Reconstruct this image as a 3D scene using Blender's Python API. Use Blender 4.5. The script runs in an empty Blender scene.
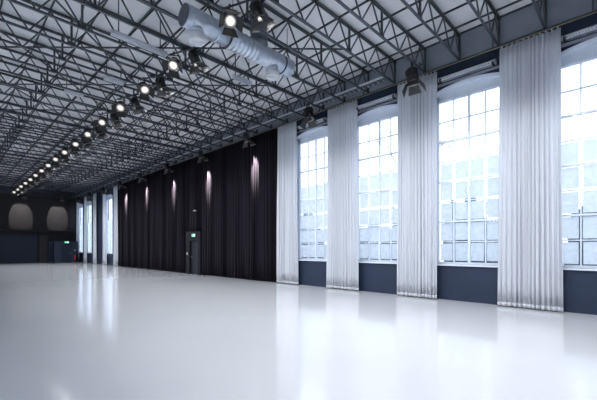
import bpy, bmesh, math, random
from mathutils import Vector, Matrix
random.seed(7)
PI = math.pi
scn = bpy.context.scene
COL = scn.collection

# ------------------------------------------------------------------ materials
def new_mat(name):
    m = bpy.data.materials.new(name); m.use_nodes = True
    nt = m.node_tree
    return m, nt, nt.nodes['Principled BSDF']

def mat(name, col, rough=0.5, metal=0.0, spec=0.5, noise=None, bump=None, coat=0.0):
    """noise=(scale, amount, stretch) varies the colour; bump=(scale, strength)"""
    m, nt, p = new_mat(name)
    c = (col[0], col[1], col[2], 1)
    p.inputs['Base Color'].default_value = c
    p.inputs['Roughness'].default_value = rough
    p.inputs['Metallic'].default_value = metal
    p.inputs['Specular IOR Level'].default_value = spec
    p.inputs['Coat Weight'].default_value = coat; p.inputs['Coat Roughness'].default_value = .12
    tc = nt.nodes.new('ShaderNodeTexCoord')
    if noise:
        mp = nt.nodes.new('ShaderNodeMapping'); nt.links.new(tc.outputs['Object'], mp.inputs[0])
        mp.inputs['Scale'].default_value = noise[2] if len(noise) > 2 else (1, 1, 1)
        n = nt.nodes.new('ShaderNodeTexNoise'); n.inputs['Scale'].default_value = noise[0]
        n.inputs['Detail'].default_value = 5
        nt.links.new(mp.outputs[0], n.inputs['Vector'])
        r = nt.nodes.new('ShaderNodeMapRange')
        r.inputs['From Min'].default_value = .3; r.inputs['From Max'].default_value = .7
        r.inputs['To Min'].default_value = 1 - noise[1]; r.inputs['To Max'].default_value = 1 + noise[1]
        nt.links.new(n.outputs['Fac'], r.inputs['Value'])
        mx = nt.nodes.new('ShaderNodeMix'); mx.data_type = 'RGBA'; mx.blend_type = 'MULTIPLY'
        mx.inputs['Factor'].default_value = 1
        mx.inputs['A'].default_value = c
        cb = nt.nodes.new('ShaderNodeCombineColor')
        for k in range(3): nt.links.new(r.outputs[0], cb.inputs[k])
        nt.links.new(cb.outputs[0], mx.inputs['B'])
        nt.links.new(mx.outputs['Result'], p.inputs['Base Color'])
    if bump:
        n2 = nt.nodes.new('ShaderNodeTexNoise'); n2.inputs['Scale'].default_value = bump[0]
        n2.inputs['Detail'].default_value = 3
        nt.links.new(tc.outputs['Object'], n2.inputs['Vector'])
        b = nt.nodes.new('ShaderNodeBump'); b.inputs['Strength'].default_value = bump[1]
        b.inputs['Distance'].default_value = .02
        nt.links.new(n2.outputs['Fac'], b.inputs['Height']); nt.links.new(b.outputs[0], p.inputs['Normal'])
    return m

def emit(name, col, strength):
    m = bpy.data.materials.new(name); m.use_nodes = True
    nt = m.node_tree; nt.nodes.clear()
    e = nt.nodes.new('ShaderNodeEmission'); o = nt.nodes.new('ShaderNodeOutputMaterial')
    e.inputs[0].default_value = (*col, 1); e.inputs[1].default_value = strength
    nt.links.new(e.outputs[0], o.inputs[0])
    return m

def cloth(name, col, trans, noise_amt):
    m, nt, p = new_mat(name)
    out = nt.nodes['Material Output']
    p.inputs['Roughness'].default_value = .9; p.inputs['Specular IOR Level'].default_value = .15
    tc = nt.nodes.new('ShaderNodeTexCoord')
    n = nt.nodes.new('ShaderNodeTexNoise'); n.inputs['Scale'].default_value = 60; n.inputs['Detail'].default_value = 3
    nt.links.new(tc.outputs['Object'], n.inputs['Vector'])
    r = nt.nodes.new('ShaderNodeMapRange'); r.inputs['To Min'].default_value = 1-noise_amt; r.inputs['To Max'].default_value = 1+noise_amt
    nt.links.new(n.outputs['Fac'], r.inputs['Value'])
    v = nt.nodes.new('ShaderNodeVectorMath'); v.operation = 'SCALE'; v.inputs[0].default_value = col
    nt.links.new(r.outputs[0], v.inputs['Scale'])
    nt.links.new(v.outputs[0], p.inputs['Base Color'])
    if trans > 0:
        t = nt.nodes.new('ShaderNodeBsdfTranslucent'); nt.links.new(v.outputs[0], t.inputs['Color'])
        mx = nt.nodes.new('ShaderNodeMixShader'); mx.inputs[0].default_value = trans
        nt.links.new(p.outputs[0], mx.inputs[1]); nt.links.new(t.outputs[0], mx.inputs[2])
        nt.links.new(mx.outputs[0], out.inputs[0])
    return m

def glass_mat(name, film):
    m = bpy.data.materials.new(name); m.use_nodes = True
    nt = m.node_tree; nt.nodes.clear()
    out = nt.nodes.new('ShaderNodeOutputMaterial')
    tr = nt.nodes.new('ShaderNodeBsdfTransparent'); tr.inputs[0].default_value = (.95, .97, 1, 1)
    if not film:
        g = nt.nodes.new('ShaderNodeBsdfGlossy'); g.inputs['Roughness'].default_value = .03
        mx = nt.nodes.new('ShaderNodeMixShader'); mx.inputs[0].default_value = .06
        nt.links.new(tr.outputs[0], mx.inputs[1]); nt.links.new(g.outputs[0], mx.inputs[2])
    else:
        tl = nt.nodes.new('ShaderNodeBsdfTranslucent'); tl.inputs[0].default_value = (.77, .79, .82, 1)
        tc = nt.nodes.new('ShaderNodeTexCoord')
        n = nt.nodes.new('ShaderNodeTexNoise'); n.inputs['Scale'].default_value = 5; n.inputs['Detail'].default_value = 8
        nt.links.new(tc.outputs['Object'], n.inputs['Vector'])
        r = nt.nodes.new('ShaderNodeMapRange'); r.inputs['From Min'].default_value = .35; r.inputs['From Max'].default_value = .65
        r.inputs['To Min'].default_value = .8; r.inputs['To Max'].default_value = 1.0
        nt.links.new(n.outputs['Fac'], r.inputs['Value'])
        mx = nt.nodes.new('ShaderNodeMixShader'); nt.links.new(r.outputs[0], mx.inputs[0])
        nt.links.new(tr.outputs[0], mx.inputs[1]); nt.links.new(tl.outputs[0], mx.inputs[2])
    nt.links.new(mx.outputs[0], out.inputs[0])
    return m

M = dict(
    floor=mat('white_floor_coating', (.66, .665, .685), .12, 0, .55, noise=(.35, .03), bump=(1.6, .02), coat=.25),
    ceiling=mat('grey_ceiling_deck', (.70, .705, .73), .8, noise=(1.4, .05, (1, .25, 1))),
    navy=mat('navy_wall_paint', (.008, .019, .047), .55, noise=(1.5, .15)),
    plaster=mat('off_white_plaster', (.62, .64, .67), .8, noise=(1.5, .06)),  # for the unseen left and front walls, kept pale to bounce light
    plate=mat('blue_grey_wall_plate', (.22, .24, .285), .6, noise=(2, .1)),
    black=mat('black_wall_paint', (.006, .006, .010), .6, noise=(1.0, .2)),
    fascia=mat('charcoal_fascia', (.011, .0098, .0115), .7, noise=(1.0, .15)),
    white=mat('white_window_paint', (.70, .76, .85), .4, noise=(3, .05)),
    steel=mat('grey_painted_steel', (.048, .053, .062), .38, .25, .5, noise=(4, .2)),
    steel_lit=mat('painted_steel_lit_from_below', (.072, .084, .105), .3, .45, .5, noise=(4, .15)),  # bottom chords' paler tone has light from below put into the colour
    purlin=mat('dark_purlin_paint', (.035, .04, .05), .5, .2, noise=(3, .15)),
    galv=mat('galvanised_duct', (.50, .56, .64), .38, .65, .5, noise=(7, .16), bump=(9, .1)),
    galv_dark=mat('dull_zinc_duct', (.16, .18, .21), .45, .7, .5, noise=(6, .15)),
    nozzle=mat('white_nozzle_paint', (.66, .68, .70), .5, noise=(8, .05)),
    rubber=mat('black_strap', (.012, .012, .014), .6, noise=(8, .1)),
    lampblack=mat('black_lamp_enamel', (.014, .013, .013), .42, .1, noise=(9, .2)),
    flap=mat('barn_door_sheet', (.045, .044, .043), .45, .2, noise=(9, .2)),
    reflect=mat('lamp_inner_metal', (.5, .47, .43), .3, .9, noise=(12, .1)),
    alu=mat('brushed_aluminium', (.62, .66, .72), .3, .7, noise=(9, .08)),
    yellowish=mat('yellowish_rail_edge', (.45, .36, .22), .35, .8, noise=(8, .1)),
    trayw=mat('white_perforated_tray', (.68, .72, .78), .4, .2, noise=(6, .05)),
    trayd=mat('dark_slot', (.12, .14, .18), .6, noise=(6, .1)),
    curtain=cloth('white_curtain_fabric', (.80, .82, .86), .38, .05),
    hem=cloth('grey_curtain_hem', (.62, .63, .67), .05, .08),
    dark=cloth('black_velvet_curtain', (.010, .0078, .0125), 0, .2),
    portal=mat('black_door_lacquer', (.007, .007, .011), .75, 0, .2, noise=(3, .15)),
    leaf=mat('charcoal_door_leaf', (.010, .011, .017), .6, 0, .3, noise=(3, .12)),
    booth=mat('blue_black_booth', (.014, .023, .046), .45, noise=(3, .15)),
    panel=mat('midnight_blue_panel', (.007, .012, .032), .5, noise=(2, .15)),
    brown=mat('brown_black_panel', (.030, .025, .026), .5, noise=(2, .15)),
    red=mat('fire_red_paint', (.55, .02, .025), .35, noise=(9, .06)),
    grey=mat('light_grey_plastic', (.42, .43, .45), .4, noise=(9, .05)),
    green=emit('green_sign_light', (.05, .55, .28), 1.0),
    signw=emit('white_sign_light', (.85, 1.0, .93), 1.1),
    lens=emit('lit_lens', (1.0, .93, .86), .75),
    lensoff=mat('unlit_lens', (.12, .12, .13), .1, .2, noise=(9, .1)),
    bark=mat('grey_bark', (.15, .16, .18), .8, noise=(9, .2)),
    snow=mat('pale_ground', (.62, .65, .70), .8, noise=(1, .08)),
    twig=mat('evergreen_dull', (.10, .13, .14), .8, noise=(5, .3)),
    glass=glass_mat('clear_glass', False), film=glass_mat('frosted_film', True),
)

# ------------------------------------------------------------------ mesh helpers
def box(bm, a, b):
    x0, y0, z0 = (min(a[i], b[i]) for i in range(3)); x1, y1, z1 = (max(a[i], b[i]) for i in range(3))
    v = [bm.verts.new(p) for p in ((x0,y0,z0),(x1,y0,z0),(x1,y1,z0),(x0,y1,z0),(x0,y0,z1),(x1,y0,z1),(x1,y1,z1),(x0,y1,z1))]
    for f in ((0,3,2,1),(4,5,6,7),(0,1,5,4),(1,2,6,5),(2,3,7,6),(3,0,4,7)): bm.faces.new([v[i] for i in f])

def bar(bm, p, q, w, h=None, up=Vector((0,0,1))):
    """rectangular bar from p to q, width w, height h"""
    h = h or w
    p = Vector(p); q = Vector(q); d = (q-p).normalized()
    if abs(d.dot(up)) > .99: up = Vector((1,0,0))
    s = d.cross(up).normalized(); t = s.cross(d).normalized()
    vs = []
    for c in (p, q):
        for a, b in ((-1,-1),(1,-1),(1,1),(-1,1)): vs.append(bm.verts.new(c + s*a*w/2 + t*b*h/2))
    for f in ((0,1,2,3),(7,6,5,4),(0,4,5,1),(1,5,6,2),(2,6,7,3),(3,7,4,0)): bm.faces.new([vs[i] for i in f])

def tube(bm, p, q, r, n=14, r2=None, cap=True):
    p = Vector(p); q = Vector(q); d = (q-p).normalized()
    up = Vector((0,0,1)) if abs(d.z) < .95 else Vector((1,0,0))
    s = d.cross(up).normalized(); t = s.cross(d).normalized()
    r2 = r if r2 is None else r2
    A = [bm.verts.new(p + (s*math.cos(a)+t*math.sin(a))*r) for a in [2*PI*i/n for i in range(n)]]
    B = [bm.verts.new(q + (s*math.cos(a)+t*math.sin(a))*r2) for a in [2*PI*i/n for i in range(n)]]
    for i in range(n):
        f = bm.faces.new((A[i], A[(i+1)%n], B[(i+1)%n], B[i])); f.smooth = True
    if cap:
        bm.faces.new(A[::-1]); bm.faces.new(B)

def lathe(bm, prof, n=24, axis='Z', mtx=None, cap=True):
    """prof: list of (radius, height) along an axis"""
    rings = []
    for r, h in prof:
        ring = []
        for i in range(n):
            a = 2*PI*i/n; p = Vector((r*math.cos(a), r*math.sin(a), h))
            if axis == 'X': p = Vector((h, r*math.cos(a), r*math.sin(a)))
            ring.append(bm.verts.new(mtx @ p if mtx else p))
        rings.append(ring)
    for A, B in zip(rings, rings[1:]):
        for i in range(n):
            f = bm.faces.new((A[i], A[(i+1)%n], B[(i+1)%n], B[i])); f.smooth = True
    if cap: bm.faces.new(rings[0][::-1]); bm.faces.new(rings[-1])

def mesh(name, bm, m):
    me = bpy.data.meshes.new(name)
    bmesh.ops.recalc_face_normals(bm, faces=bm.faces)
    bm.to_mesh(me); bm.free(); me.materials.append(m)
    return me

def link(name, me, parent=None, loc=(0,0,0)):
    o = bpy.data.objects.new(name, me); COL.objects.link(o); o.location = loc
    if parent: o.parent = parent
    return o

def obj(name, bm, m, parent=None, loc=(0,0,0)):
    return link(name, mesh(name, bm, m), parent, loc)

def tag(o, label, cat, group=None):
    o['label'] = label; o['category'] = cat
    if group: o['group'] = group
    return o

def thing(name, label, cat, loc=(0,0,0), rz=0, group=None):
    o = bpy.data.objects.new(name, None); COL.objects.link(o)
    o.empty_display_size = .2
    o.location = loc; o.rotation_euler = (0,0,rz)
    return tag(o, label, cat, group)

def struct(name, bm, m, parent=None):
    o = obj(name, bm, m, parent)
    if not parent: o['kind'] = 'structure'
    return o

ONES = 'zeroth first second third fourth fifth sixth seventh eighth ninth tenth eleventh twelfth thirteenth fourteenth fifteenth sixteenth seventeenth eighteenth nineteenth'.split()
def nth(n):
    if n < 20: return ONES[n]
    t = {2:'twent', 3:'thirt', 4:'fort', 5:'fift'}[n//10]
    return t+'ieth' if n % 10 == 0 else t+'y-'+ONES[n % 10]

# ------------------------------------------------------------------ dimensions (x across the hall, y along it)
WC = 10.7            # curtain plane
WX = 10.90           # inner face of the window wall
GX = 11.08           # glass plane
WT = 11.26           # outer face
XL = -1.85           # left wall
YB = 47.0            # far wall
YF = -3.0            # wall behind the camera
ZC = 8.06            # ceiling
PER = 3.07
HW = 1.04            # half width of a window opening
SILL = 1.10
ARCH, RISE = 6.58, .17
near_win = [.565 + PER*k for k in range(4)]
far_win = [35.65, 42.1, 45.35]
wins = near_win + far_win
def arch_z(d, hw=HW, top=ARCH): return top - RISE*(d/hw)**2

# ------------------------------------------------------------------ shell
bm = bmesh.new(); box(bm, (XL-.36, YF-.2, -.2), (WT, YB+.2, 0)); struct('floor', bm, M['floor'])
bm = bmesh.new(); box(bm, (XL-.36, YF-.2, ZC), (WT, YB+.2, ZC+.2)); struct('ceiling', bm, M['ceiling'])
bm = bmesh.new(); box(bm, (XL, YF-.2, 0), (WT, YF, ZC)); struct('wall_front', bm, M['plaster'])
# far wall: an upper fascia stands proud of the recessed lower part
bm = bmesh.new(); box(bm, (XL, YB, 0), (WT, YB+.2, ZC)); struct('wall_back', bm, M['black'])
bm = bmesh.new(); box(bm, (XL, YB-.35, 3.44), (WX, YB, ZC)); struct('wall_back_fascia', bm, M['fascia'])
# long walls with arched openings
N = 14
def window_wall(name, xi, xo, centres, m):
    bm = bmesh.new(); y = YF
    for c in centres:
        box(bm, (xi, y, 0), (xo, c-HW, ZC))
        box(bm, (xi, c-HW, 0), (xo, c+HW, SILL))
        pts = [c-HW + 2*HW*i/N for i in range(N+1)]
        for a, b in zip(pts, pts[1:]):
            za, zb = arch_z(a-c), arch_z(b-c)
            vs = [bm.verts.new(p) for p in ((xi,a,za),(xo,a,za),(xo,b,zb),(xi,b,zb),(xi,a,ZC),(xo,a,ZC),(xo,b,ZC),(xi,b,ZC))]
            for f in ((0,3,2,1),(4,5,6,7),(0,1,5,4),(1,2,6,5),(2,3,7,6),(3,0,4,7)): bm.faces.new([vs[i] for i in f])
        y = c+HW
    box(bm, (xi, y, 0), (xo, YB, ZC))
    struct(name, bm, m)
added_left_win = [.565+PER*k for k in range(-0, 15)]  # unseen windows, added to let daylight onto the curtains
window_wall('wall_right', WX, WT, wins, M['navy'])
window_wall('wall_left', XL, XL-.36, added_left_win, M['plaster'])
bm = bmesh.new(); box(bm, (WX-.04, YF, 7.28), (WX, YB-.35, ZC)); struct('trim_1', bm, M['plate'])

# ------------------------------------------------------------------ windows
G = .90              # half width of the glazing
Z0, Z1 = 1.165, 6.197
ROW = (Z1-Z0)/8
def build_window(n, c, left=False):
    root = bpy.data.objects.new('window_%d' % n, None); COL.objects.link(root); root['kind'] = 'structure'
    root.location = (XL-.18 if left else GX, c, 0)
    if left: root.rotation_euler.z = PI
    # outer frame in local coords: x depth, y along the wall
    f = bmesh.new()
    box(f, (-.04, -HW+.02, SILL), (.04, -G, 6.40)); box(f, (-.04, G, SILL), (.04, HW-.02, 6.40))
    box(f, (-.04, -G, SILL), (.04, G, Z0))
    for i in range(N):
        a, b = -HW+.02+(2*HW-.04)*i/N, -HW+.02+(2*HW-.04)*(i+1)/N
        za, zb = arch_z(a)-.015, arch_z(b)-.015
        vs = [f.verts.new(p) for p in ((-.04,a,Z1),(.04,a,Z1),(.04,b,Z1),(-.04,b,Z1),(-.04,a,za),(.04,a,za),(.04,b,zb),(-.04,b,zb))]
        for q in ((0,3,2,1),(4,5,6,7),(0,1,5,4),(1,2,6,5),(2,3,7,6),(3,0,4,7)): f.faces.new([vs[k] for k in q])
    # inner stepped moulding around the glazing
    box(f, (-.065, -G-.05, Z1+.02), (-.04, G+.05, Z1+.09))
    box(f, (-.065, -G-.06, SILL+.03), (-.04, -G-.01, Z1+.09)); box(f, (-.065, G+.01, SILL+.03), (-.04, G+.06, Z1+.09))
    obj('window_frame', f, M['white'], root)
    g = bmesh.new(); box(g, (-.045, -.028, Z0), (.045, .028, Z1)); obj('mullion', g, M['white'], root)
    for k in (2, 4, 6):
        g = bmesh.new(); box(g, (-.043, -G, Z0+ROW*k-.027), (.043, G, Z0+ROW*k+.027)); obj('transom', g, M['white'], root)
    g = bmesh.new()
    for k in (1, 3, 5, 7): box(g, (-.028, -G, Z0+ROW*k-.014), (.028, G, Z0+ROW*k+.014))
    for s in (-1, 1): box(g, (-.03, s*G/2-.014, Z0), (.03, s*G/2+.014, Z1))
    obj('glazing_bars', g, M['white'], root)
    g = bmesh.new(); box(g, (.004, -G, Z0), (.008, G, Z1)); obj('pane', g, M['glass'], root)
    g = bmesh.new()
    rnd = random.Random(n)
    for r in range(0 if left else 5):
        for q in range(4):
            ya, yb = -G+q*G/2, -G+(q+1)*G/2
            e = .035
            box(g, (-.006, ya+e+rnd.random()*.012, Z0+ROW*r+e+rnd.random()*.02), (-.002, yb-e-rnd.random()*.012, Z0+ROW*(r+1)-e-rnd.random()*.02))
    if left: g.free()
    else: obj('frosted_film', g, M['film'], root)
    # white lining of the reveal
    g = bmesh.new()
    xi = WX-GX-.005
    box(g, (xi, -HW, SILL), (-.04, -HW+.02, 6.42)); box(g, (xi, HW-.02, SILL), (-.04, HW, 6.42))
    for i in range(N):
        a, b = -HW+2*HW*i/N, -HW+2*HW*(i+1)/N
        za, zb = arch_z(a), arch_z(b)
        vs = [g.verts.new(p) for p in ((xi,a,za-.02),(-.04,a,za-.02),(-.04,b,zb-.02),(xi,b,zb-.02),(xi,a,za),(-.04,a,za),(-.04,b,zb),(xi,b,zb))]
        for q in ((0,3,2,1),(4,5,6,7),(0,1,5,4),(1,2,6,5),(2,3,7,6),(3,0,4,7)): g.faces.new([vs[k] for k in q])
    # painted architrave on the wall face
    for s in (-1, 1): box(g, (xi-.012, s*HW, SILL), (xi, s*(HW+.07), 6.41))
    for i in range(N):
        a, b = -HW-.07+2*(HW+.07)*i/N, -HW-.07+2*(HW+.07)*(i+1)/N
        za, zb = arch_z(a), arch_z(b)
        vs = [g.verts.new(p) for p in ((xi-.012,a,za),(xi,a,za),(xi,b,zb),(xi-.012,b,zb),(xi-.012,a,za+.06),(xi,a,za+.06),(xi,b,zb+.06),(xi-.012,b,zb+.06))]
        for q in ((0,3,2,1),(4,5,6,7),(0,1,5,4),(1,2,6,5),(2,3,7,6),(3,0,4,7)): g.faces.new([vs[k] for k in q])
    obj('window_reveal', g, M['white'], root)
    g = bmesh.new(); box(g, (xi-.07, -HW-.05, SILL-.045), (-.04, HW+.05, SILL)); obj('window_sill', g, M['white'], root)
for n, c in enumerate(wins): build_window(n+1, c)
for n, c in enumerate(added_left_win): build_window(n+1+len(wins), c, True)

# perforated light trays over the windows
def perforated(label, loc, rz, L, name='perforated_light_tray', group=None, drop=None):
    t = thing(name, label, 'light fitting', loc, rz, group)
    b = bmesh.new()
    box(b, (-L/2, -.07, .045), (L/2, .07, .06)); box(b, (-L/2, -.07, -.05), (L/2, -.06, .06)); box(b, (-L/2, .06, -.05), (L/2, .07, .06))
    box(b, (-L/2, -.07, -.05), (-L/2+.012, .07, .06)); box(b, (L/2-.012, -.07, -.05), (L/2, .07, .06))
    obj('housing', b, M['trayw'], t)
    b = bmesh.new(); n = int(L/.06)
    for i in range(n):
        x = -L/2+.04+(L-.08)*i/(n-1); box(b, (x-.009, -.06, -.045), (x+.009, .06, -.03))
    for y in (-.025, .025): box(b, (-L/2+.02, y-.006, -.05), (L/2-.02, y+.006, -.028))
    obj('louvre', b, M['alu'], t)
    b = bmesh.new()
    for i in range(n):
        x = -L/2+.055+(L-.11)*i/(n-1); box(b, (x-.013, -.0712, -.02), (x+.013, -.0695, .005))
    obj('perforation', b, M['trayd'], t)
    for s in (-1, 1):
        b = bmesh.new()
        if drop: box(b, (s*L*.38-.012, -.012, .06), (s*L*.38+.012, .012, .06+drop))
        else:
            box(b, (s*L*.46-.03, -.09, -.075), (s*L*.46+.03, .09, -.055)); box(b, (s*L*.46-.03, .075, -.075), (s*L*.46+.03, .09, .09))
            box(b, (s*L*.46-.03, -.09, -.075), (s*L*.46+.03, -.078, .02))
        obj('bracket', b, M['steel'], t)
    return t
for i, c in enumerate(near_win):
    nm = ['at the right edge of the photo', 'over the widest fully visible window', 'over the middle visible window', 'beside the black curtain'][i]
    perforated('white perforated light tray above the arched window ' + nm, (WX-.10, c, 6.80), -PI/2, 1.60, group='light trays above the windows')
    b = bmesh.new(); box(b, (WX-.09, c-1.05, 6.645), (WX, c+1.05, 6.69))
    tag(obj('ledge', b, M['plate']), 'thin dark blue ledge under the light tray ' + nm.replace('over', 'of'), 'ledge', 'ledges above the windows')

# ------------------------------------------------------------------ curtains
RAILZ = 7.13
def curtain_mesh(name, y0, y1, y0t, y1t, zt, zb, pitch, amp, seed, m, x=WC, nz=16, per=10):
    r = random.Random(seed)
    nf = max(3, round((y1-y0)/pitch))
    ns = nf*per
    # irregular fold phases and depths
    ph = [0]
    for i in range(nf): ph.append(ph[-1]+.65+.7*r.random())
    tot = ph[-1]; am = [(.5+.75*r.random()) for _ in range(nf+1)]; dr = [(r.random()-.5)*.5 for _ in range(nf+1)]
    b = bmesh.new(); rows = []
    for j in range(nz+1):
        h = j/nz; z = zb+(zt-zb)*h
        row = []
        for i in range(ns+1):
            s = i/ns; q = s*nf; k = min(int(q), nf-1); fr = q-k
            pos = (ph[k]+(ph[k+1]-ph[k])*fr)/tot
            a = am[k]*(1-fr)+am[k+1]*fr; d = dr[k]*(1-fr)+dr[k+1]*fr
            ya, yb = y0+(y0t-y0)*h, y1+(y1t-y1)*h
            yy = ya+(yb-ya)*pos
            wave = math.sin(2*PI*q + d*(1-h)*1.6)
            depth = amp*a*(.62+.38*(1-h)) + amp*.22*math.sin(5*h+k*1.7)*(1-h)
            yy += pitch*.16*math.sin(4*PI*q+k)*(.4+.6*(1-h))
            # gentle hang: fabric wanders a little on the way down
            xx = x + depth*wave + .018*math.sin(3.1*h+2.2*pos*nf*.3+seed)
            row.append(b.verts.new((xx, min(max(yy, min(ya, yb)-.02), max(ya, yb)+.02), z)))
        rows.append(row)
    for A, B in zip(rows, rows[1:]):
        for i in range(ns):
            f = b.faces.new((A[i], A[i+1], B[i+1], B[i])); f.smooth = True
    return b

def solid(o, t):
    md = o.modifiers.new('thickness', 'SOLIDIFY'); md.thickness = t
    return o

def white_curtain(label, yc, w, wt, seed, hooks=True):
    t = thing('curtain', label, 'curtain', (WC, yc, 0), 0, 'white curtains between the windows')
    y0, y1, a, c = -w/2, w/2, -wt/2, wt/2
    zt, zb = RAILZ-.06, .03
    o = obj('fabric', curtain_mesh('f', y0, y1, a, c, zt, zb+.10, .115, .045, seed, None, 0), M['curtain'], t); solid(o, .004)
    # weighted hem follows the lowest run of the same folds
    b = curtain_mesh('h', y0, y1, a, c, zt, zb+.10, .115, .045, seed, None, 0, nz=16)
    hb = bmesh.new()
    zz = min(v.co.z for v in b.verts)
    low = [v.co.copy() for v in b.verts if abs(v.co.z-zz) < 1e-4]
    b.free()
    A = [hb.verts.new((p.x, p.y, zb+.10)) for p in low]; B = [hb.verts.new((p.x*1.02, p.y, zb)) for p in low]
    for i in range(len(low)-1):
        f = hb.faces.new((A[i], A[i+1], B[i+1], B[i])); f.smooth = True
    h = obj('hem', hb, M['hem'], t); solid(h, .004); h['label'] = 'greyer weighted hem'
    n = 11 if hooks else 5
    for i in range(n):
        yy = a+(c-a)*(i+.5)/n
        g = bmesh.new(); tube(g, (0, yy, zt-.03), (0, yy, RAILZ-.02), .012, 8); box(g, (-.02, yy-.02, RAILZ-.035), (.02, yy+.02, RAILZ-.021))
        obj('hook', g, M['alu'], t)
    return t
white_curtain('broad white floor-length curtain nearest the right edge of the photo', 2.05, 1.46, 1.36, 3)
white_curtain('white floor-length curtain with a black spotlight hanging in front of its top', 5.13, 1.36, 1.34, 11)
white_curtain('white floor-length curtain between the two windows nearest the black curtain', 8.13, 1.55, 1.40, 5)
white_curtain('white floor-length curtain touching the near end of the black curtain', 11.17, 1.34, 1.20, 8)
for i, yc in enumerate((33.15, 36.15, 39.2, 42.5, 45.55)):
    lab = ['far white curtain touching the far end of the black curtain',
           'far white curtain, second beyond the black curtain',
           'far white curtain, third beyond the black curtain, beside a dark pier',
           'far white curtain, fourth beyond the black curtain',
           'farthest white curtain, beside the dark booth in the corner'][i]
    white_curtain(lab, yc, 1.05, .95, 20+i, False)

def black_curtain(label, y0, y1, zt, zb, seed, pitch=.21):
    t = thing('curtain', label, 'curtain', (WC, (y0+y1)/2, 0), 0, 'black velvet curtains')
    h = (y1-y0)/2
    o = obj('fabric', curtain_mesh('f', -h, h, -h, h, zt, zb, pitch, .085, seed, None, 0, nz=8, per=8), M['dark'], t); solid(o, .006)
    b = bmesh.new(); box(b, (-.02, -h, zt-.06), (.02, h, RAILZ-.021)); obj('heading_tape', b, M['dark'], t)
    return t
DY = 19.15           # door in the curtain
black_curtain('long black velvet curtain from the near white curtain to the door', 11.86, DY-.84, RAILZ-.04, .04, 31)
black_curtain('long black velvet curtain from the door to the far windows', DY+1.02, 32.50, RAILZ-.04, .04, 32)
black_curtain('short black velvet curtain hanging above the door portal', DY-.76, DY+.92, RAILZ-.04, 2.62, 33)

# rail with its hangers
t = thing('curtain_rail', 'long thin brass-edged curtain rail along the window wall', 'curtain rail', (WC, 0, RAILZ))
b = bmesh.new(); box(b, (-.022, YF+.05, -.02), (.022, YB-.4, .025)); obj('rail', b, M['steel'], t)
b = bmesh.new(); box(b, (-.028, YF+.05, -.024), (-.022, YB-.4, -.004)); obj('rail_edge', b, M['yellowish'], t)  # thin yellowish metal strip along the rail's lower edge
TR0, TRS, NT = .64, 1.065, 44
for k in range(0, NT, 2):
    yy = TR0+TRS*k+.12
    b = bmesh.new(); bar(b, (0, yy, .025), (0, yy, .42), .03); bar(b, (0, yy, .40), (.20, yy, .40), .03); obj('hanger', b, M['steel'], t)

# ------------------------------------------------------------------ roof steel
ZB, ZT = 7.24, 7.98
bott = [10.82, 10.10] + [9.15-.95*j for j in range(12)]          # bottom nodes
topn = [10.48] + [(a+b)/2 for a, b in zip(bott[1:], bott[2:])]
XA = XL+.02
_web = {}
def web_mesh(kind, dx):
    key = (kind, round(dx, 3))
    if key not in _web:
        b = bmesh.new()
        if kind == 'd': bar(b, (0, 0, ZB), (dx, 0, ZT-.03), .032, .032)
        else: bar(b, (0, 0, ZB), (0, 0, ZT), .05, .05)
        _web[key] = mesh('web', b, M['steel'])
    return _web[key]
def webs():
    for i, xb in enumerate(bott):
        if i > 0: yield 'd', xb, topn[i-1]-xb
        if i < len(topn): yield 'd', xb, topn[i]-xb
    for x in (10.82, 8.20, 5.35, 2.50, -.35): yield 'v', x, 0
b = bmesh.new()
bar(b, (XA, -.02, ZT), (10.855, -.02, ZT), .028, .06); bar(b, (XA, .02, ZT), (10.855, .02, ZT), .028, .06)
me_top = mesh('top_chord', b, M['steel'])
b = bmesh.new()
box(b, (XA, -.032, ZB-.012), (10.855, .032, ZB)); box(b, (XA, -.007, ZB), (10.855, .007, ZB+.05))
me_bot = mesh('bottom_chord', b, M['steel_lit'])
b = bmesh.new()
box(b, (-.10, -.012, ZB), (.10, .012, ZB+.11))
me_gus = mesh('gusset_plate', b, M['steel'])
b = bmesh.new()
for kind, x, dx in webs():
    if kind == 'd': bar(b, (x, 0, ZB), (x+dx, 0, ZT-.03), .032)
    else: bar(b, (x, 0, ZB), (x, 0, ZT), .055, .06)
me_allweb = mesh('webbing', b, M['steel'])
for k in range(NT):
    t = thing('roof_truss', 'grey steel lattice roof truss, %s from the near end of the hall' % nth(k+1), 'roof truss',
              (0, TR0+TRS*k, 0), 0, 'steel roof trusses across the hall')
    link('top_chord', me_top, t); link('bottom_chord', me_bot, t)
    if k < 22:
        for kind, x, dx in webs():
            if kind == 'v' and x in (8.20, 5.35, 2.50): link('gusset_plate', me_gus, t, (x, 0, 0))
            link('web_diagonal' if kind == 'd' else 'web_post', web_mesh(kind, dx), t, (x, 0, 0))
    else:
        link('webbing', me_allweb, t)
# purlins between trusses and deck
for i, x in enumerate([10.85]+topn):
    if x < XL+.1: continue
    b = bmesh.new(); box(b, (x-.015, YF+.01, ZT+.031), (x+.015, YB-.36, ZC-.001))
    tag(obj('purlin', b, M['purlin']), 'thin dark steel purlin under the ceiling, %s out from the window wall' % nth(i+1), 'purlin', 'purlins under the ceiling deck')
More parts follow.
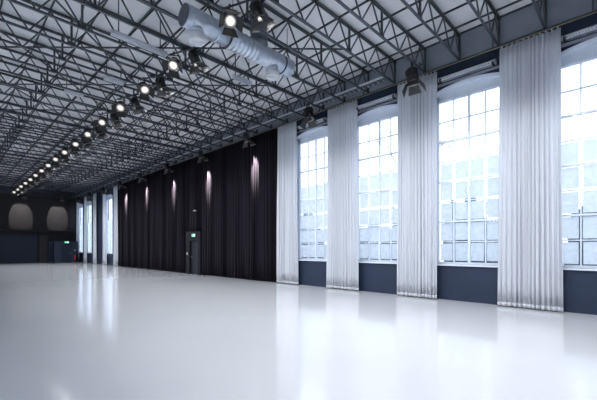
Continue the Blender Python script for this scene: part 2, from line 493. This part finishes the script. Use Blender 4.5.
# flat diagonal braces lying on the bottom chords, both ways
W = 10.7
def brace(p, q, z, label):
    b = bmesh.new(); bar(b, (*p, z), (*q, z), .034, .034); tag(obj('wind_brace', b, M['steel']), label, 'brace', 'diagonal wind braces in the roof')
n1 = n2 = 0
for j in range(-1, 14):
    s = (1.32+.3*j)*W                      # x + y = s
    x0, x1 = XL+.1, 8.2
    if j == -1: x0, x1 = 8.2, 10.7
    y0, y1 = s-x0, s-x1
    if y0 > YB-.5: x0 += y0-(YB-.5); y0 = YB-.5
    if y1 < .3: x1 -= .3-y1; y1 = .3
    if x1-x0 < 1: continue
    n1 += 1
    brace((x0, y0), (x1, y1), ZB+.085, 'flat steel wind brace running back toward the left wall, %s from the near end' % nth(n1))
    s2 = (.736+.3*j)*W                     # y - x = s2
    x0, x1 = XL+.1, 8.2
    y0, y1 = s2+x0, s2+x1
    if y1 > YB-.5: x1 -= y1-(YB-.5); y1 = YB-.5
    if y0 < .3: x0 += .3-y0; y0 = .3
    if x1-x0 < 1: continue
    n2 += 1
    brace((x0, y0), (x1, y1), ZB+.14, 'flat steel wind brace running back toward the windows, %s from the near end' % nth(n2))
# upright crosses of thin rods between neighbouring trusses
b = bmesh.new(); bar(b, (-.012, 0, ZB+.05), (-.012, TRS, ZT-.06), .022); bar(b, (.012, 0, ZT-.06), (.012, TRS, ZB+.05), .022)
me_x = mesh('cross_brace', b, M['steel'])
for n, k in enumerate(range(3, NT-1, 2)):
    tag(link('cross_brace', me_x, None, (2.545, TR0+TRS*k, 0)), 'thin crossed steel rods between two trusses left of the spotlights, %s from the near end' % nth(n+1), 'brace', 'upright cross braces in the roof')

# cable tray along the window wall, resting on the bottom chords
t = thing('cable_tray', 'long pale-edged cable tray running along the trusses beside the window wall', 'cable tray', (10.44, 0, ZB+.062))
b = bmesh.new(); box(b, (-.13, 6.05, 0), (-.12, 45.5, .075)); box(b, (.12, 6.05, 0), (.13, 45.5, .075)); obj('side_flange', b, M['alu'], t)
b = bmesh.new()
y = 6.05
while y < 45.4: box(b, (-.12, y, 0), (.12, y+.14, .012)); y += .2
obj('rungs', b, M['galv_dark'], t)

# ------------------------------------------------------------------ ceiling light fittings
for (x, y, z, L, lab) in ((3.74, 9.66, 7.13, 1.45, 'white perforated ceiling light left of the near spotlights'),
                       (7.15, 9.68, 7.34, .75, 'short pale ceiling light beyond the silver duct'),
                       (4.1, 12.88, 7.34, .6, 'short pale ceiling light behind the spotlight row'),
                       (3.4, 15.0, 7.34, .6, 'small far ceiling light left of the spotlight row')):
    perforated(lab, (x, y, z), PI, L, 'ceiling_light', 'louvred ceiling lights', drop=ZC-.061-z)

# ------------------------------------------------------------------ ventilation duct
DUY, DUZ, DR = 7.56, 7.03, .255
t = thing('ventilation_duct', 'big round silver ventilation duct hanging between the trusses', 'duct', (0, DUY, DUZ))
b = bmesh.new(); lathe(b, [(DR-.012, 3.92), (DR, 3.93), (DR, 5.1)], 36, 'X'); obj('duct_section', b, M['galv'], t)
prof = []
x = 5.1
while x < 6.0:
    prof += [(DR, x), (DR, x+.085), (DR+.014, x+.10), (DR+.014, x+.115)]; x += .13
prof.append((DR, 6.0))
b = bmesh.new(); lathe(b, prof, 36, 'X'); o = obj('ribbed_section', b, M['galv'], t); o['label'] = 'spirally ribbed section'
b = bmesh.new(); lathe(b, [(DR, 6.0), (DR, 7.33), (DR-.012, 7.34)], 36, 'X'); obj('duct_section', b, M['galv'], t)
g = bmesh.new(); lathe(g, [(DR-.01, 3.90), (DR-.01, 3.925)], 36, 'X'); o = obj('end_cap', g, M['galv_dark'], t); o['label'] = 'dull grey end plate'
for x in (4.06, 4.75, 6.45):
    b = bmesh.new(); lathe(b, [(DR, x), (DR+.008, x+.005), (DR+.008, x+.03), (DR, x+.035)], 36, 'X'); obj('seam', b, M['galv'], t)
for x in (5.08, 6.97):
    b = bmesh.new(); lathe(b, [(DR+.004, x), (DR+.012, x+.003), (DR+.012, x+.042), (DR+.004, x+.045)], 36, 'X')
    bar(b, (x+.02, -DR-.008, 0), (x+.02, -DR-.008, ZT-DUZ), .012); bar(b, (x+.02, DR+.008, 0), (x+.02, DR+.008, ZT-DUZ), .012)
    o = obj('strap', b, M['rubber'], t); o['label'] = 'dark hanging strap'
b = bmesh.new(); tube(b, (6.15, 0, 0), (6.15, 0, ZC-DUZ), .235, 30); tube(b, (6.15, 0, DR-.02), (6.15, 0, DR+.05), .255, 30); tube(b, (6.15, 0, ZC-DUZ-.05), (6.15, 0, ZC-DUZ), .27, 30)
o = obj('riser', b, M['galv_dark'], t); o['label'] = 'dull grey riser pipe'
for x in (4.24, 6.66):
    g = bmesh.new(); tube(g, (x, 0, -.12), (x, 0, -.33), .17, 28); c = obj('branch_collar', g, M['galv'], t)
    b = bmesh.new(); lathe(b, [(.175, -.30), (.195, -.31), (.20, -.50), (.185, -.515), (.17, -.50), (.16, -.40)], 28, 'Z', Matrix.Translation((x, 0, 0)))
    obj('nozzle', b, M['nozzle'], c)['label'] = 'white outlet nozzle'

# ------------------------------------------------------------------ stage spotlights
def spot_meshes(tilt):
    """tilt: angle of the beam from straight down, toward local +X"""
    T = Matrix.Translation((0, 0, -.30)) @ Matrix.Rotation(-tilt, 4, 'Y')
    d = {}
    b = bmesh.new()
    lathe(b, [(.02, .20), (.10, .19), (.125, .15), (.125, .03), (.135, .02), (.135, -.13), (.125, -.14)], 20, 'Z', T)
    for z in (.06, .085, .11, .135):
        lathe(b, [(.12, z-.006), (.145, z-.004), (.145, z+.004), (.12, z+.006)], 20, 'Z', T)
    d['housing'] = (mesh('housing', b, M['lampblack']), None)
    b = bmesh.new(); lathe(b, [(.098, -.141), (.08, -.150), (.045, -.156), (.01, -.158)], 20, 'Z', T); d['lens'] = (mesh('lens', b, M['lens']), None)
    b = bmesh.new(); lathe(b, [(.098, -.141), (.08, -.150), (.045, -.156), (.01, -.158)], 20, 'Z', T); d['lens_off'] = (mesh('lens', b, M['lensoff']), None)
    b = bmesh.new()
    n = 20
    lathe(b, [(.099, -.139), (.138, -.139), (.142, -.165), (.112, -.165), (.099, -.139)], n, 'Z', T, False)
    d['lens_ring'] = (mesh('lens_ring', b, M['reflect']), None)
    doors = []
    for q in range(4):
        R = Matrix.Rotation(q*PI/2, 4, 'Z')
        ang = math.radians(28 if q % 2 == 0 else 38)
        L, w0, w1 = (.23, .12, .19) if q % 2 == 0 else (.20, .11, .15)
        b = bmesh.new()
        P = []
        for th in (0, .004):
            for (yy, l) in ((-w0, 0), (w0, 0), (w1, L), (-w1, L)):
                P.append(b.verts.new(T @ R @ Vector((.142 + l*math.sin(ang) + th*math.cos(ang), yy, -.16 - l*math.cos(ang) + th*math.sin(ang)))))
        for f in ((0,1,2,3),(7,6,5,4),(0,4,5,1),(1,5,6,2),(2,6,7,3),(3,7,4,0)): b.faces.new([P[i] for i in f])
        doors.append(mesh('barn_door', b, M['flap']))
    d['doors'] = doors
    b = bmesh.new()
    for s in (-1, 1):
        bar(b, (0, s*.17, -.31), (0, s*.17, -.06), .035, .008, Vector((0, 1, 0))); tube(b, (0, s*.13, -.30), (0, s*.19, -.30), .022, 10)
    bar(b, (0, -.175, -.06), (0, .175, -.06), .035, .008)
    d['yoke'] = (mesh('yoke', b, M['lampblack']), None)
    b = bmesh.new()
    tube(b, (0, 0, -.06), (0, 0, -.005), .014, 8); box(b, (-.03, -.022, -.02), (.03, .022, .045))
    d['clamp'] = (mesh('clamp', b, M['steel']), None)
    d['T'] = T
    return d
PROTO = {}
def spotlight(label, loc, pan, tilt_deg, group, lit=True, power=0, cone=120, blend=1.0, radius=.07, col=(.92, .95, 1.0), name='stage_spotlight', aim_extra=0, squeeze=1):
    if tilt_deg not in PROTO: PROTO[tilt_deg] = spot_meshes(math.radians(tilt_deg))
    d = PROTO[tilt_deg]
    t = thing(name, label, 'spotlight', loc, pan, group)
    h = link('housing', d['housing'][0], t)
    link('lens', d['lens' if lit else 'lens_off'][0], h); link('lens_ring', d['lens_ring'][0], h)
    for m in d['doors']: link('barn_door', m, t)
    link('yoke', d['yoke'][0], t); link('clamp', d['clamp'][0], t)
    if power:
        l = bpy.data.lights.new('spot_beam', 'SPOT'); l.energy = power; l.color = col
        l.spot_size = math.radians(cone); l.spot_blend = blend; l.shadow_soft_size = radius
        lo = bpy.data.objects.new('spot_beam', l); COL.objects.link(lo); lo.parent = t
        lo.matrix_local = d['T'] @ Matrix.Translation((0, 0, -.168)) @ Matrix.Rotation(math.radians(aim_extra), 4, 'Y') @ Matrix.Diagonal((1, squeeze, 1, 1))
    return t
ROWX = 4.72
HZ = 7.17
P_ROW = 360
rows = [6.40] + [9.16+2.13*j for j in range(16)] + [4.27, 2.14, .01]  # last three pairs are out of view, added to light the near floor
place = [nth(i+1) for i in range(17)] + ['added-overhead', 'added-rearward', 'added-hindmost']
for j, y in enumerate(rows):
    b = bmesh.new(); tube(b, (ROWX+.23, y-.50, HZ), (ROWX-.16, y+.50, HZ), .024, 12)
    t = thing('hanger_bar', 'short dark pipe holding the %s pair of ceiling spotlights' % place[j], 'pipe', (0, 0, 0), 0, 'pipes holding the ceiling spotlights')
    obj('bar', b, M['steel'], t)
    k = min(range(NT), key=lambda i: abs(TR0+TRS*i-y)); yt = TR0+TRS*k
    b = bmesh.new(); box(b, (ROWX-.05, yt-.05, HZ-.03), (ROWX+.10, yt+.05, ZB-.013)); obj('clamp', b, M['steel'], t)
    rnd = random.Random(j)
    spotlight('black stage spotlight facing the near end with glowing lens, %s pair of the ceiling row' % place[j],
              (ROWX-.10, y+.34, HZ), math.atan2(-max(y, 2), -ROWX)+rnd.uniform(-.25, .3), 46, 'ceiling row of stage spotlights', True, 50, 56, 1.0)
    spotlight('black stage spotlight tilted toward the windows, bright barn door, %s pair of the ceiling row' % place[j],
              (ROWX+.17, y-.34, HZ), -.25+rnd.uniform(-.2, .2), 24, 'ceiling row of stage spotlights', True, P_ROW*(1.35 if j > 16 else 1), 134, .55, .05, aim_extra=2)
# spotlights along the window wall, one on every fourth truss
wl = ['in front of the second white curtain', 'above the window beside the black curtain', 'over the near part of the black curtain',
      'just before the curtain door', 'just beyond the curtain door', 'fourth over the black curtain', 'last over the far end of the black curtain',
      'first over the far windows', 'second over the far windows', 'third over the far windows']
for j in range(10):
    y = TR0+TRS*(4+4*j)
    lit = 2 <= j <= 6
    w = spotlight('black barn-door spotlight hung at the wall ' + wl[j], (9.95 if j < 2 else 10.17, y, ZB-.05), 0 if lit else -.5, 22 if lit else 7, 'spotlights along the window wall', lit,
              5200 if lit else 0, 27, .7, .05, (1, .90, .86))
    w.scale = (1.3,)*3 if j < 2 else (1.1,)*3
    if j < 2: w.rotation_euler.z = -1.2
# two spotlights washing the far wall
for x, lab in ((5.75, 'hung before the far wall, left of the two'), (9.0, 'hung before the far wall, right of the two')):
    spotlight('black spotlight ' + lab, (x, 44.3, ZB-.05), PI/2, 24, 'spotlights washing the far wall', True, 420, 54, .15, .03, (1, .92, .88), aim_extra=-33, squeeze=.72)

# ------------------------------------------------------------------ door in the black curtain
bm = bmesh.new()
FX = WC-.16
for s0, s1 in ((DY-.78, DY-.50), (DY+.50, DY+.94)): box(bm, (FX, s0, 0), (WX, s1, 2.60))
box(bm, (FX, DY-.50, 2.06), (WX, DY+.50, 2.60))
d = struct('door_1', bm, M['portal'])
bm = bmesh.new(); box(bm, (FX+.12, DY-.50, .01), (FX+.165, DY+.50, 2.055)); lf = struct('door_leaf', bm, M['leaf'], d)
bm = bmesh.new(); tube(bm, (FX+.12, DY+.40, 1.05), (FX+.06, DY+.40, 1.05), .012, 8); tube(bm, (FX+.07, DY+.41, 1.05), (FX+.07, DY+.28, 1.05), .011, 8); struct('door_handle', bm, M['alu'], lf)
bm = bmesh.new()
for a, b_ in (((FX-.015, DY-.56, 0), (FX, DY-.50, 2.12)), ((FX-.015, DY+.50, 0), (FX, DY+.56, 2.12)), ((FX-.015, DY-.56, 2.06), (FX, DY+.56, 2.12))): box(bm, a, b_)
struct('door_trim', bm, M['leaf'], d)
def exit_sign(label, loc, rz):
    t = thing('exit_sign', label, 'sign', loc, rz, 'lit exit signs')
    b = bmesh.new(); box(b, (-.03, -.20, -.10), (0, .20, .10)); obj('sign_box', b, M['grey'], t)
    b = bmesh.new(); box(b, (-.034, -.185, -.085), (-.03, .185, .085)); obj('sign_face', b, M['green'], t)
    b = bmesh.new()
    box(b, (-.037, -.17, -.07), (-.034, -.07, .07))                     # white door
    box(b, (-.037, .02, -.012), (-.034, .12, .012))                     # arrow shaft
    vs = [b.verts.new(p) for p in ((-.036, .11, -.045), (-.036, .17, 0), (-.036, .11, .045))]; b.faces.new(vs)
    # running figure
    tube(b, (-.037, -.02, .055), (-.034, -.02, .055), .017, 10)
    bar(b, (-.0355, -.02, .035), (-.0355, -.005, -.015), .02, .003); bar(b, (-.0355, -.005, -.015), (-.0355, -.045, -.06), .014, .003)
    bar(b, (-.0355, -.005, -.015), (-.0355, .03, -.055), .014, .003); bar(b, (-.0355, -.02, .03), (-.0355, -.055, .005), .012, .003)
    obj('pictogram', b, M['signw'], t)
    return t
exit_sign('small lit green exit sign over the curtain door', (FX, DY-.02, 2.36), 0)
bm = bmesh.new(); box(bm, (FX-.025, DY+.70, 1.18), (FX, DY+.80, 1.33)); box(bm, (FX-.03, DY+.73, 1.23), (FX-.025, DY+.77, 1.28))
tag(obj('wall_switch', bm, M['grey']), 'small pale wall switch left of the curtain door', 'switch')
t = thing('emergency_lamp', 'tiny pale emergency lamp on a thin stem above the curtain door', 'lamp', (FX-.02, DY-.2, 2.60))
b = bmesh.new(); tube(b, (.03, 0, 0), (.03, 0, 1.2), .009, 8); obj('stem', b, M['steel'], t)
b = bmesh.new(); box(b, (-.06, -.08, 1.2), (.05, .08, 1.27)); obj('lamp_head', b, M['grey'], t)

# ------------------------------------------------------------------ far wall furniture
bm = bmesh.new()
BX0, BX1, BY, BH = 8.20, 10.45, 44.5, 2.36
box(bm, (BX0, BY, 0), (BX0+.06, YB-.002, BH)); box(bm, (BX1-.06, BY, 0), (BX1, YB-.002, BH)); box(bm, (BX0, BY, BH-.06), (BX1, YB-.002, BH))
box(bm, (BX0, BY, 0), (8.95, BY+.06, BH)); box(bm, (9.90, BY, 0), (BX1, BY+.06, BH)); box(bm, (8.95, BY, 2.08), (9.90, BY+.06, BH))
t = thing('entrance_booth', 'dark blue entrance booth in the far right corner', 'booth', (0, 0, 0))
obj('shell', bm, M['booth'], t)
bm = bmesh.new(); box(bm, (8.96, BY+.01, .01), (9.89, BY+.05, 2.07)); dd = obj('door', bm, M['panel'], t)
bm = bmesh.new(); tube(bm, (9.78, BY+.01, 1.05), (9.78, BY-.05, 1.05), .012, 8); tube(bm, (9.79, BY-.045, 1.05), (9.66, BY-.045, 1.05), .011, 8); obj('handle', bm, M['alu'], dd)
exit_sign('small lit green exit sign on the front of the dark corner booth', (9.4, BY-.004, 2.22), PI/2)
t = thing('fire_extinguisher', 'red fire extinguisher hanging on the front of the corner booth', 'fire extinguisher', (10.17, BY-.115, .28))
b = bmesh.new(); lathe(b, [(.06, 0), (.085, .01), (.085, .42), (.06, .50), (.03, .53), (.03, .56)], 18); obj('cylinder', b, M['red'], t)
b = bmesh.new(); box(b, (-.03, -.03, .56), (.03, .03, .60)); bar(b, (0, 0, .62), (.11, 0, .66), .02); obj('valve', b, M['rubber'], t)
b = bmesh.new(); tube(b, (.03, 0, .59), (.11, 0, .45), .012, 8); tube(b, (.11, 0, .45), (.10, 0, .15), .012, 8); obj('hose', b, M['rubber'], t)
b = bmesh.new(); box(b, (-.09, .085, .30), (.09, .10, .36)); obj('bracket', b, M['rubber'], t)
bm = bmesh.new(); box(bm, (10.10, BY-.02, 1.28), (10.24, BY, 1.42)); tag(obj('alarm_box', bm, M['grey']), 'small pale alarm box above the fire extinguisher', 'alarm')
def wall_panel(label, x0, x1, z1, m, yy=YB-.10):
    t = thing('sliding_panel', label, 'panel', (0, 0, 0), 0, 'panels along the far wall')
    b = bmesh.new(); box(b, (x0+.05, yy, .05), (x1-.05, yy+.05, z1-.05)); obj('panel_sheet', b, m, t)
    b = bmesh.new()
    for a, c in (((x0, 0), (x0+.05, z1)), ((x1-.05, 0), (x1, z1)), ((x0, z1-.05), (x1, z1)), ((x0, 0), (x1, .05))): box(b, (a[0], yy-.015, a[1]), (c[0], yy+.05, c[1]))
    obj('panel_frame', b, M['black'], t)
wall_panel('wide midnight blue sliding panel low on the far wall', 2.2, 7.25, 3.05, M['panel'])
wall_panel('narrow brown-black panel beside the corner booth', 7.35, 8.15, 3.05, M['brown'], YB-.08)
bm = bmesh.new(); box(bm, (XL, YB-.85, 3.44), (WX, YB-.35, 3.55)); struct('trim_2', bm, M['black'])  # ledge made deep to keep the spot beams off the panels below

# ------------------------------------------------------------------ outside
bm = bmesh.new(); box(bm, (-45, -30, -.5), (60, 80, -.3)); struct('ground_outside', bm, M['snow'])
def tree(label, x, y, h, seed):
    r = random.Random(seed); b = bmesh.new()
    def grow(p, d, L, rad, n):
        q = p + d*L
        tube(b, p, q, rad, 5, rad*.68, cap=False)
        if n == 0: return
        for _ in range(3 if n > 1 else 4):
            e = (d + Vector((r.uniform(-.75, .75), r.uniform(-.75, .75), r.uniform(-.15, .5)))).normalized()
            grow(p + d*L*r.uniform(.6, 1.0), e, L*r.uniform(.62, .82), rad*.62, n-1)
    grow(Vector((0, 0, -.3)), Vector((0, 0, 1)), h*.3, h*.007, 5)
    tag(obj('bare_tree', b, M['bark'], None, (x, y, 0)), label, 'tree', 'bare trees outside the windows')
tree('bare tree outside, twigs showing through the middle visible window', 23.5, 11.3, 14.5, 2)
tree('slim bare tree outside the window at the right edge of the photo', 21.0, .6, 6.5, 5)
tree('slim bare tree outside the widest fully visible window', 21.5, 5.6, 6.5, 9)

shr = []
for v in range(3):
    r = random.Random(v); b = bmesh.new(); bmesh.ops.create_icosphere(b, subdivisions=4, radius=1)
    for q in b.verts:
        n = q.co.copy()
        k = 1 + .16*math.sin(5*n.x+v)*math.sin(6*n.y+2*v) + .10*math.sin(13*n.z+9*n.x) + r.uniform(-.10, .10)
        q.co = Vector((n.x*1.35*k, n.y*.98*k, (n.z+.85)*2.3*k if n.z > -.85 else 0))
    shr.append(mesh('evergreen_shrub', b, M['twig']))
for i in range(11):
    o = link('evergreen_shrub', shr[i % 3], None, (17.5+.6*math.sin(i*2.1), -4+2.5*i, -.45)); o.scale = (1, 1, .85+.12*math.sin(i*1.7))
    tag(o, 'dull green clipped shrub outside, behind the frosted panes of the windows', 'shrub', 'shrubs outside the windows')

# ------------------------------------------------------------------ sky, camera, colour
w = bpy.data.worlds.new('overcast_sky'); scn.world = w; w.use_nodes = True
bg = w.node_tree.nodes['Background']; bg.inputs[0].default_value = (.84, .92, 1.0, 1); bg.inputs[1].default_value = 2.0
cd = bpy.data.cameras.new('camera'); cam = bpy.data.objects.new('camera', cd); COL.objects.link(cam)
cam.location = (0, 0, 1.6); cam.rotation_euler = (PI/2, 0, -math.radians(45.65))
cd.sensor_fit = 'HORIZONTAL'; cd.sensor_width = 36; cd.lens = 36*347.4/597; cd.shift_y = 48/597
cd.clip_start = .05; cd.clip_end = 300
scn.camera = cam
scn.view_settings.view_transform = 'Standard'; scn.view_settings.look = 'None'
scn.view_settings.exposure = 0.62; scn.view_settings.gamma = 1; scn.view_settings.use_curve_mapping = False
scn.cycles.use_denoising = True
scn.cycles.max_bounces = 10; scn.cycles.diffuse_bounces = 5; scn.cycles.transparent_max_bounces = 12
scn.cycles.sample_clamp_indirect = 3
